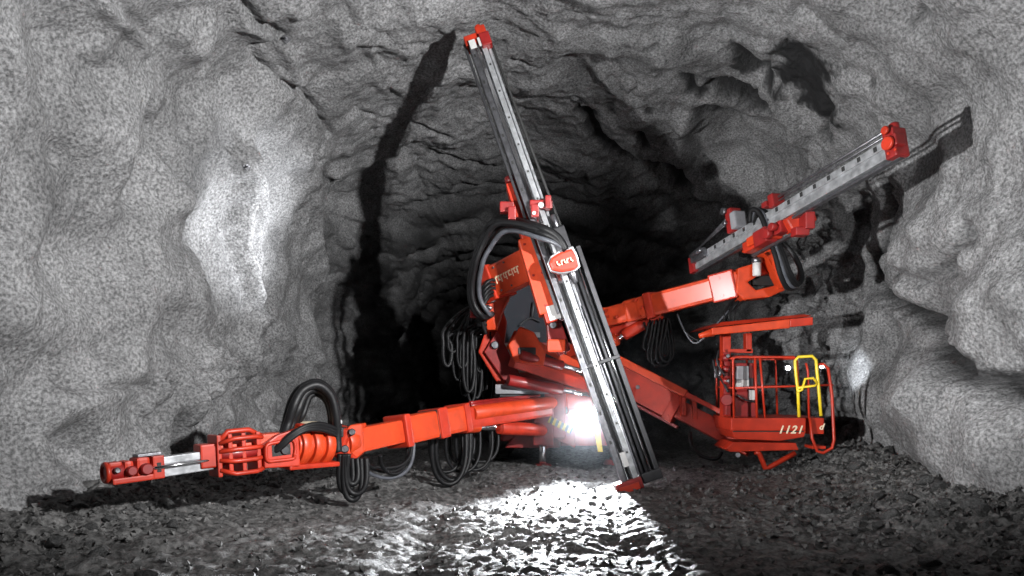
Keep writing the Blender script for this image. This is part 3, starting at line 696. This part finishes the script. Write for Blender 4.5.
for a, r_ in ((.30, .02), (.24, .014)):
    mb('steel').cyl(Fv.pt(Lv*.42, a-.03, -.05), Fv.pt(Lv-.1, a-.06, -.05), r_, seg=12).build('drill_steel', rfeed)
for a0, a1 in ((.17, .46), (.22, .36), (.19, .41)):
    mb('steel').cyl(Fv.pt(.02, a0, -.05), Fv.pt(Lv*.27, a1, -.05), .018, seg=10).build('drill_steel', rfeed)
b = mb('deepred').lbox(Fv, Lv*.27, Lv*.27+.16, .12, .52, -.16, .06, .03)
b.mat('steel').cyl(Fv.pt(Lv*.275, .5, .06), Fv.pt(Lv*.275, .5, .12), .06).cyl(Fv.pt(Lv*.275, .3, .06), Fv.pt(Lv*.275, .3, .12), .04)
b.mat('grey').lbox(Fv, Lv*.30, Lv*.30+.14, .14, .42, -.14, .08, .03).build('rod_clamp', rfeed, 'faded red clamp block with pale fittings')
b = mb('deepred').lbox(Fv, Lv*.5, Lv*.5+.12, .12, .32, -.16, .06, .02).lbox(Fv, Lv*.5-.1, Lv*.5+.02, .16, .24, -.1, .1, .015); b.build('rod_clamp', rfeed, 'small dark red clamp')
b = mb('deepred').lbox(Fv, 0, .16, -.15, .14, -.16, .03, .015).mat('steel').lbox(Fv, .14, .55, -.01, .15, .0, .08, .02).cyl(Fv.pt(.2, .1, .1), Fv.pt(.55, .1, .1), .04)
b.build('rail_end_stop', rfeed, 'worn end stop')
b = mb('red').lbox(Fv, Lv*.34, Lv*.34+.7, -.32, -.15, -.16, .05, .03).mat('deepred').lbox(Fv, Lv*.42, Lv*.42+.3, -.36, -.12, -.1, .12, .03)
b.cyl(Fv.pt(Lv*.49, -.25, .05), Fv.pt(Lv*.49, -.25, .15), .08).cyl(Fv.pt(Lv*.52, -.2, .05), Fv.pt(Lv*.52, -.2, .15), .06).lbox(Fv, Lv*.5, Lv*.54, -.3, -.12, -.12, .04, .02)
b.mat('orange').lbox(Fv, Lv*.38, Lv*.38+.4, -.28, -.14, .04, .1, .02).mat('steel').lbox(Fv, Lv*.36, Lv*.36+.9, -.40, -.36, -.1, -.03, .01)
b.build('feed_carriage', rfeed, 'orange and dark red carriage under the rail')
for k, (dx, r_, kk) in enumerate(((0, .04, 'rubber'), (5, .035, 'grey'), (10, .04, 'rubber'), (14, .03, 'rubber'))):
    hose([P(750+dx*.3, 222, 10.7), P(752+dx*.5, 210+dx*.15, 10.6), P(760+dx*.6, 214, 10.5), P(768+dx*.6, 234, 10.4), P(775+dx*.6, 254, 10.5), P(781+dx*.8, 276, 10.6), P(788+dx*.8, 288-dx*.3, 10.7), P(797+dx*.4, 284-dx*.5, 10.8), P(800, 268, 10.9), P(790, 250, 11), P(778, 240, 11)], r_, 'grey_hose' if kk == 'grey' else kk).build('hydraulic_hose', rfeed)
for k, (x0, x1, yb, yt) in enumerate(((647, 656, 362, 320), (650, 663, 366, 320), (654, 672, 366, 318), (658, 675, 362, 318), (643, 650, 350, 322), (662, 668, 356, 318))):
    hose(uloop(x0+6, yt, x1-6, yt, yb, 12.4, 12.55, 5), .022, 'rubber').build('hydraulic_hose', rboom)
for k in range(2):
    hose([P(677, 314, 12.1), P(684, 330, 12.0), P(694+k*3, 343-k*3, 11.9), P(706, 336, 11.8), P(722, 318+k*4, 11.8), P(740, 300, 11.8)], .016, 'rubber' if k else 'grey_hose').build('hydraulic_hose', rboom)
for k in range(3):
    hose([P(727+k*4, 326, 11.7), P(724+k*5, 316, 11.65), P(728+k*5, 306, 11.7), P(736+k*6, 298, 11.75)], .016).build('hydraulic_hose', rboom)

# ---- basket arm
Fw = Frame(P(596, 366, 13.6), P(752, 448, 12.3)); Lw = Fw.L
b = mb('red').lbox(Fw, 0, Lw*.55, -.26, .28, -.2, .18, .03).lbox(Fw, Lw*.5, Lw, -.17, .17, -.16, .14, .03)
b.mat('deepred').lbox(Fw, .2, Lw*.6, -.33, -.27, -.1, .05, .015)
b.mat('red').lbox(Fw, Lw*.5, Lw*.56, -.3, .3, -.22, .2, .02).bolts(Fw, [(Lw*.53, .2), (Lw*.53, -.2)], b=.2)
b.mat('steel').cyl(Fw.pt(Lw*.3, 0, .18), Fw.pt(Lw*.3, 0, .2), .04)
barm = b.build('basket_arm', rig, 'long red arm sloping down to the work basket')
Fx = Frame(P(600, 350, 13.4), P(727, 415, 12.2))
mb('orange').lbox(Fx, 0, Fx.L*.7, -.07, .07, -.07, .07, .02).mat('red').lbox(Fx, Fx.L*.66, Fx.L, -.04, .04, -.04, .04, .015).build('link_rod', barm)
b = mb('red')
for x, y0, y1 in ((682, 392, 412), (693, 396, 416)): b.lbox(Frame(P(x, y0, 12.7), P(x+1, y1+6, 12.65)), 0, 24/700*12.7, -.04, .04, -.1, .1, .012)
b.lbox(Frame(P(680, 393, 12.65), P(697, 401, 12.6)), 0, .34, -.03, .03, -.1, .1, .01)
b.build('link_bracket', barm)
hose([P(690, 432, 12.4), P(692, 446, 12.3), P(702, 456, 12.2), P(716, 459, 12.1), P(722, 452, 12.1)], .03, 'rubber').build('hydraulic_hose', barm)
mb('dark').tube(PP([(636, 392, 13.1), (638, 400, 13.1), (645, 396, 13.0)]), .02).build('cable', barm)

# ---- work basket
Y0, Y1 = 11.55, 12.6
def bb(b, x0, y0, x1, y1, bev=.02, ya=Y0, yb=Y1):
    return b.hexa([P(x0, y1, ya), P(x1, y1, ya), P(x1, y1, ya)+Vector((0, yb-ya, 0)), P(x0, y1, ya)+Vector((0, yb-ya, 0)), P(x0, y0, ya), P(x1, y0, ya), P(x1, y0, ya)+Vector((0, yb-ya, 0)), P(x0, y0, ya)+Vector((0, yb-ya, 0))], bev)
b = mb('red'); bb(b, 731, 418, 806, 431); b.mat('red')
b.prism([P(731, 431, Y0), P(806, 431, Y0), P(804, 437, Y0), P(780, 441, Y0), P(736, 439, Y0)], (0, 1.0, 0), .012)
bb(b, 808, 418, 824, 434, .01, Y0+.1); b.mat('slot'); bb(b, 733, 431, 804, 432, 0, Y0-.003, Y0+.1)
b.mat('red').prism([P(726, 449, 11.7), P(733, 442, 11.7), P(796, 443, 11.7), P(799, 450, 11.7), P(730, 452, 11.7)], (0, .7, 0), .015)
b.mat('red').tube(PP([(755, 452, 11.8), (759, 453, 11.8), (765, 468, 11.8), (770, 467, 11.8), (795, 453, 11.8)]), .045, 8, False)
b.mat('steel').cyl(P(738, 455, 11.65), P(738, 455, 11.9), .05)
basket = b.build('work_basket', rig, 'red railed work basket hanging at the end of the arm')
b = mb('red')
def bar(b, pts, r=.022): b.tube(PP(pts), r, 8, False)
ya, yb = Y0+.05, Y1-.05
bar(b, [(734, 418, ya), (733, 360, ya), (736, 357, ya), (794, 357, ya), (797, 361, ya), (799, 418, ya)])
bar(b, [(735, 388, ya), (833, 385, ya)], .018)
bar(b, [(757, 418, ya), (755, 358, ya)]); bar(b, [(765, 418, ya), (760, 358, ya)], .02)
# far side and ends, same heights carried back
hgt = lambda y: P(0, y, ya).z
def W(px, py, Y=yb): q = P(px, py, ya); return Vector((q.x, Y, q.z))
b.tube([W(734, 418), W(733, 358), W(797, 358), W(799, 418)], .022, 8, False); b.tube([W(735, 388), W(800, 387)], .018, 8, False); b.tube([W(768, 418), W(766, 358)], .02, 8, False)
b.tube([W(733, 358, ya), W(733, 358)], .022, 8, False); b.tube([W(797, 358, ya), W(797, 358)], .022, 8, False)
b.tube([W(734, 388, ya), W(734, 388)], .018, 8, False)
b.build('guard_rail', basket)
b = mb('red')
bar(b, [(809, 418, ya), (808, 372, ya), (806, 363, ya)], .02)
bar(b, [(810, 418, ya), (812, 438, ya-.05), (817, 451, ya-.05), (823, 453, ya-.05), (832, 448, ya-.05), (834, 440, ya-.05), (832, 395, ya), (828, 368, ya), (823, 364, ya), (817, 365, ya)], .026)
b.hexa([P(812, 449, ya), P(826, 449, ya), P(826, 449, ya)+Vector((0, .3, 0)), P(812, 449, ya)+Vector((0, .3, 0)), P(812, 446, ya), P(826, 446, ya), P(826, 446, ya)+Vector((0, .3, 0)), P(812, 446, ya)+Vector((0, .3, 0))], .008)
b.build('access_ladder', basket, 'bent red tube ladder frame at the outer side')
b = mb('yellow')
bar(b, [(799, 417, ya-.04), (798, 392, ya-.04), (796, 375, ya-.04), (795, 361, ya-.04), (798, 357, ya-.04), (812, 356, ya-.04), (816, 360, ya-.04), (817, 372, ya-.04), (819, 392, ya-.04), (821, 416, ya-.04)], .027)
bar(b, [(797, 392, ya-.06), (802, 390, ya-.06), (805, 379, ya-.06), (813, 378, ya-.06), (817, 383, ya-.06)], .022)
bar(b, [(797, 388, ya-.06), (814, 386, ya-.06), (817, 384, ya-.06)], .02)
b.build('gate', basket, 'bright yellow tube gate')
# mast and canopy
b = mb('red'); bb(b, 723, 333, 731, 420, .012, 12.0, 12.2); bb(b, 746, 333, 752, 352, .01, 12.0, 12.15); bb(b, 730, 349, 753, 353, .008, 12.0, 12.15)
b.mat('deepred'); bb(b, 733, 355, 749, 360, .01, 12.0, 12.3)
b.build('canopy_post', basket)
Fy = Frame(P(712, 330, 11.8), P(813, 320, 11.8))
b = mb('red').hexa([P(712, 327, 11.4), P(813, 316, 11.4), P(813, 316, 11.4)+Vector((0, 1.5, 0)), P(712, 327, 11.4)+Vector((0, 1.5, 0)), P(722, 322, 11.5), P(805, 314, 11.5), P(805, 314, 11.5)+Vector((0, 1.3, .0)), P(722, 322, 11.5)+Vector((0, 1.3, 0))], .02)
b.mat('orange').hexa([P(712, 335, 11.4), P(790, 328, 11.4), P(790, 328, 11.4)+Vector((0, .12, 0)), P(712, 335, 11.4)+Vector((0, .12, 0)), P(712, 328, 11.4), P(790, 319, 11.4), P(790, 319, 11.4)+Vector((0, .12, 0)), P(712, 328, 11.4)+Vector((0, .12, 0))], .015)
b.mat('red').hexa([P(790, 327, 11.4), P(813, 325, 11.4), P(813, 325, 11.4)+Vector((0, .1, 0)), P(790, 327, 11.4)+Vector((0, .1, 0)), P(790, 319, 11.4), P(813, 317, 11.4), P(813, 317, 11.4)+Vector((0, .1, 0)), P(790, 319, 11.4)+Vector((0, .1, 0))], .01)
b.mat('orange').cyl(P(699, 336, 11.5), P(714, 332, 11.5), .04, .07)
b.build('canopy', basket, 'flat red protective roof')
b = mb('deepred'); bb(b, 735, 363, 757, 418, .015, 12.0, 12.4); b.mat('grey'); bb(b, 737, 366, 749, 380, .01, 11.9, 12.0); b.mat('white'); bb(b, 737, 380, 749, 388, .005, 11.9, 12.0); bb(b, 750, 390, 755, 400, .005, 11.9, 12.0)
b.mat('dark'); bb(b, 749, 378, 753, 390, .005, 11.9, 12.0); b.mat('dark').tube(PP([(737, 395, 11.9), (746, 400, 11.85), (755, 402, 11.9)]), .015)
b.build('control_panel', basket, 'control panel with grey screen and white label')
b = mb('deepred').lbox(Frame(P(727, 352, 11.85), P(727, 408, 11.85)), 0, .95, -.05, .05, -.05, .02, .01)
for y in (357, 368, 380): b.cyl(P(723, y, 11.8), P(729, y+2, 11.75), .05)
b.mat('steel').tube(PP([(716, 372, 11.8), (726, 372, 11.82)]), .02).cyl(P(716, 366, 11.8), P(716, 378, 11.8), .035).cyl(P(720, 370, 11.7), P(720, 376, 11.7), .03).cyl(P(728, 356, 11.7), P(728, 356, 11.6), .035).cyl(P(728, 381, 11.7), P(728, 381, 11.6), .03)
b.mat('dark').tube(PP([(713, 360, 11.8), (716, 372, 11.7), (724, 384, 11.8), (728, 392, 11.8)]), .02).tube(PP([(719, 350, 11.8), (717, 362, 11.7), (725, 376, 11.7)]), .015)
b.mat('deepred').cyl(P(726, 400, 11.9), P(727, 400, 11.7), .10).box(P(727, 405, 11.8), (.1, .15, .35), .02)
b.build('valve_block', basket)
for px, py, YY in ((788, 368, 12.5), (822, 366, 11.75)):
    c = P(px, py, YY)
    o = mb('dark').box(c+Vector((0, .05, 0)), (.12, .08, .1), .012).cyl(c+Vector((0, .05, -.05)), c+Vector((0, .05, -.12)), .015).build('work_lamp', basket)
    mb('lamp_small').cyl(c+Vector((0, .012, 0)), c+Vector((0, -.012, 0)), .042).build('lamp_lens', o)
def text(body, loc, h, name, parent, mat, shear=.35, rz=0):
    cu = bpy.data.curves.new(name, 'FONT'); cu.body = body; cu.size = h*1.4; cu.extrude = .004; cu.shear = shear; cu.align_x = 'CENTER'; cu.align_y = 'CENTER'; cu.offset = .004; cu.space_character = 1.15
    t = bpy.data.objects.new(name, cu); col.objects.link(t); bpy.context.view_layer.update()
    me = bpy.data.meshes.new_from_object(t.evaluated_get(bpy.context.evaluated_depsgraph_get())); bpy.data.objects.remove(t)
    me.transform(Matrix.Translation(Vector(loc)-ORG[0])@Matrix.Rotation(rz, 4, 'Y')@Matrix.Rotation(R(90), 4, 'X'))
    me.materials.clear(); me.materials.append(M[mat])
    o = bpy.data.objects.new(name, me); col.objects.link(o); o.parent = parent; return o
text('1121', P(790, 430, Y0-.006), .13, 'number_marking', basket, 'cream')['label'] = 'cream number on the basket side'
text('d', P(821, 427, Y0+.09), .10, 'letter_marking', basket, 'cream')

# rig side lamp (throws the bright patch on the left wall)
b = mb('dark').box((-.55, 13.5, 2.75), (.18, .2, .16), .02).cyl((-.55, 13.55, 2.7), (-.2, 13.5, 2.45), .025)
o = b.build('work_lamp', rig)
b = mb('lamp_small').cyl((-.64, 13.5, 2.76), (-.66, 13.5, 2.77), .06).build('lamp_lens', o)

HAZE = .02
# ------------------------------------------------------------------ loose rock
ORG[0] = Vector((0, 0, 0))
def stone_mesh(seed):
    rr = random.Random(seed); bm = bmesh.new()
    bmesh.ops.create_icosphere(bm, subdivisions=3, radius=1)
    pl = [(Vector((rr.gauss(0, 1), rr.gauss(0, 1), rr.gauss(0, 1))).normalized(), rr.uniform(.5, .82)) for _ in range(11)]
    sc_ = Vector((1, rr.uniform(.6, .9), rr.uniform(.42, .72)))
    for v in bm.verts:
        d = v.co.normalized(); r_ = 1.0
        for n_, h in pl:
            c = d.dot(n_)
            if c > .05: r_ = min(r_, h/c)
        v.co = d*r_*(1+.06*noise.noise(d*4+Vector((seed, 0, 0)))); v.co = Vector((v.co.x*sc_.x, v.co.y*sc_.y, v.co.z*sc_.z))
    for f in bm.faces: f.smooth = False
    me = bpy.data.meshes.new('loose_rock'); bm.to_mesh(me); bm.free(); me.materials.append(M['stone']); return me
stones = [stone_mesh(s) for s in range(9)]
rr = random.Random(21); placed = []
def put(x, y, s, name, label, group):
    for (a, b_, c) in placed:
        if (a-x)**2+(b_-y)**2 < (.98*(c+s)+.01)**2: return False
    placed.append((x, y, s))
    o = bpy.data.objects.new(name, rr.choice(stones)); col.objects.link(o)
    o.scale = (s, s*rr.uniform(.8, 1.1), s*rr.uniform(.7, 1.1)); o.rotation_euler = (rr.uniform(-.3, .3), rr.uniform(-.3, .3), rr.uniform(0, 6.28))
    o.location = (x, y, floor_z(x, y)+s*.16)
    o['label'] = label; o['category'] = 'rock'
    if group: o['group'] = group
    return True
big = [(150, 560, 5.6, .17, 'flat-topped grey rock in the near left corner of the floor'),
       (100, 548, 6.4, .13, 'small dark rock just left of the flat-topped near left rock'),
       (930, 548, 6.3, .15, 'pale-edged grey rock on the dark floor at the near right'),
       (888, 556, 5.9, .12, 'angular rock left of the pale-edged near right rock')]
for px, py, Y, s, lb in big:
    x = (px-HX)*Y/F; put(x, Y, s, 'loose_rock', lb, None)
def scatter(n, fn, label, group):
    k = 0; tries = 0
    while k < n and tries < n*30:
        tries += 1; x, y, s = fn()
        if put(x, y, s, 'loose_rock', label, group): k += 1
def left():
    y = rr.uniform(6.0, 13.5); return -float(interp(y, WL))+.35+abs(rr.gauss(0, .55)), y, rr.uniform(.04, .13)
def right():
    y = rr.uniform(6.2, 13.5); return float(interp(y, WR))-.45-abs(rr.gauss(0, .8)), y, rr.uniform(.05, .16)
def mid_():
    y = rr.uniform(5.9, 11); return rr.uniform(-3, 4.6), y, rr.uniform(.02, .055)
scatter(100, left, 'dark angular stone in the rubble along the foot of the left wall', 'rubble along the left wall')
scatter(110, right, 'dark angular stone in the rubble along the foot of the right wall', 'rubble along the right wall')
scatter(80, mid_, 'small loose stone lying out on the open tunnel floor', 'small stones on the open floor')
# grit bedded in the floor
fl = bpy.data.objects['floor']; bm = bmesh.new(); bm.from_mesh(fl.data)
for k in range(5200):
    y = rr.uniform(5.4, 13); u = rr.random()
    wl_, wr_ = float(interp(y, WL)), float(interp(y, WR))
    x = (-wl_+.1+abs(rr.gauss(0, .8))) if u < .35 else ((wr_-.1-abs(rr.gauss(0, 1.3))) if u < .75 else rr.uniform(-wl_, wr_))
    s = rr.uniform(.012, .05); z = floor_z(x, y)
    r_ = Matrix.Rotation(rr.uniform(0, 6.3), 3, 'Z')@Matrix.Rotation(rr.uniform(-1, 1), 3, 'X')
    q = [Vector((1, 0, 0)), Vector((-.5, .8, 0)), Vector((-.6, -.7, .1)), Vector((.1, .1, .8)), Vector((0, 0, -.7))]
    v = [bm.verts.new(Vector((x, y, z+s*.3))+r_@(p_*s*rr.uniform(.8, 1.3))) for p_ in q]
    for f in ((0, 1, 3), (1, 2, 3), (2, 0, 3), (1, 0, 4), (2, 1, 4), (0, 2, 4)): bm.faces.new([v[i] for i in f])
bm.to_mesh(fl.data); bm.free()

# two rock bolts with their plates
bv2 = BVHTree.FromPolygons([Vector(v) for v in G2[:, ::2].reshape(-1, 3)], [(a*len(range(0, NCOL, 2))+b_, a*len(range(0, NCOL, 2))+b_+1, (a+1)*len(range(0, NCOL, 2))+b_+1, (a+1)*len(range(0, NCOL, 2))+b_) for a in range(NR-1) for b_ in range(len(range(0, NCOL, 2))-1)])
for px, py, lb in ((247, 166, 'short steel rock bolt and plate in the bright patch of the left wall'), (286, 39, 'short steel rock bolt and plate where the left wall curves into the roof')):
    o0 = Vector((0, 0, CZ)); d = (P(px, py, 1)-o0).normalized(); h, n_, _, _ = bv2.ray_cast(o0, d)
    if n_.dot(d) > 0: n_ = -n_
    n_ = (n_+Vector((.2, -.3, .1))).normalized()
    t = bpy.data.objects.new('rock_bolt', None); col.objects.link(t); t.location = h; t['label'] = lb; t['category'] = 'rock bolt'
    ORG[0] = h.copy()
    u = n_.orthogonal().normalized(); v = n_.cross(u)
    mb('dark').prism([h+u*.055+v*.055, h-u*.055+v*.055, h-u*.055-v*.055, h+u*.055-v*.055], n_*.015, .004).build('plate', t)
    mb('steel').cyl(h-n_*.05, h+n_*.16, .014).cyl(h+n_*.02, h+n_*.05, .03, seg=6).build('bolt_rod', t)
# thin drifting haze in front of the lamp
ORG[0] = Vector((0, 0, 0))
m = bpy.data.materials.new('lamp_haze'); m.use_nodes = True; nt = m.node_tree; nt.nodes.clear()
ou = N(nt, 'ShaderNodeOutputMaterial'); vs = N(nt, 'ShaderNodeVolumePrincipled'); tc = N(nt, 'ShaderNodeTexCoord'); nz_ = N(nt, 'ShaderNodeTexNoise')
nz_.inputs['Scale'].default_value = 1.3; nz_.inputs['Detail'].default_value = 3
ln = N(nt, 'ShaderNodeVectorMath', operation='LENGTH'); mr = N(nt, 'ShaderNodeMapRange'); mr.inputs[1].default_value = 1; mr.inputs[2].default_value = .1; mr.inputs[3].default_value = 0; mr.inputs[4].default_value = 1
mr2 = N(nt, 'ShaderNodeMapRange'); mr2.inputs[1].default_value = .3; mr2.inputs[2].default_value = .7; mr2.inputs[3].default_value = 0.0; mr2.inputs[4].default_value = HAZE
mu = N(nt, 'ShaderNodeMath', operation='MULTIPLY'); LK = nt.links.new
LK(tc.outputs['Object'], ln.inputs[0]); LK(ln.outputs['Value'], mr.inputs[0]); mp = N(nt, 'ShaderNodeMapping'); mp.inputs['Scale'].default_value = (2.2, 2.2, 1.6)
LK(tc.outputs['Object'], mp.inputs[0]); LK(mp.outputs[0], nz_.inputs['Vector']); LK(nz_.outputs['Fac'], mr2.inputs[0]); LK(mr.outputs[0], mu.inputs[0]); LK(mr2.outputs[0], mu.inputs[1])
LK(mu.outputs[0], vs.inputs['Density']); vs.inputs['Anisotropy'].default_value = .35; vs.inputs['Color'].default_value = (.85, .92, 1, 1); LK(vs.outputs[0], ou.inputs['Volume'])
bm = bmesh.new(); bmesh.ops.create_icosphere(bm, subdivisions=3, radius=1); me = bpy.data.meshes.new('haze'); bm.to_mesh(me); bm.free(); me.materials.append(m)
o = bpy.data.objects.new('haze', me); col.objects.link(o); o.location = (1.7, 11.5, 1.3); o.scale = (2.3, 2.0, 1.6)
o['kind'] = 'stuff'; o['label'] = 'thin bluish mist drifting in front of the headlamp'; o['category'] = 'haze'

# ------------------------------------------------------------------ lights
def spot(name, loc, to, power, size=60, blend=.5, rad=.1, colr=(1, 1, 1)):
    l = bpy.data.lights.new(name, 'SPOT'); o = bpy.data.objects.new(name, l); col.objects.link(o)
    l.energy = power; l.spot_size = R(size); l.spot_blend = blend; l.shadow_soft_size = rad; l.color = colr
    o.location = loc; o.rotation_euler = (Vector(to)-Vector(loc)).to_track_quat('-Z', 'Y').to_euler()
    return o
spot('flash_right', (4.3, 2.6, 3.9), (-4.2, 11.5, 4.3), 8400, 80, .9, .12)
spot('flash_left', (-4.2, 3.6, 1.7), (6.2, 10.5, 4.9), 6400, 62, .8, .10)
spot('rig_side_lamp', (-1.6, 13.2, 3.1), (-4.95, 12.6, 4.5), 2000, 66, 1, .06, (.95, .97, 1))
spot('headlamp_beam', P(588, 414, 12.3), P(505, 600, 5.0), 8500, 66, 1, .05, (.92, .96, 1))
l = bpy.data.lights.new('headlamp_glow', 'POINT'); o = bpy.data.objects.new('headlamp_glow', l); col.objects.link(o); l.energy = 3; l.color = (.92, .95, 1); l.shadow_soft_size = .08; o.location = P(588, 414, 12.2)
spot('basket_lamp_beam', P(823, 365, 11.7), P(853, 372, 13.3), 900, 34, .8, .03, (.9, .95, 1))
spot('added_wall_fill', (3.6, 1.2, 3.2), (6.2, 11.6, 2.5), 2200, 38, .9, .12)  # added fill that brightens the right wall and pillar, no real lamp there
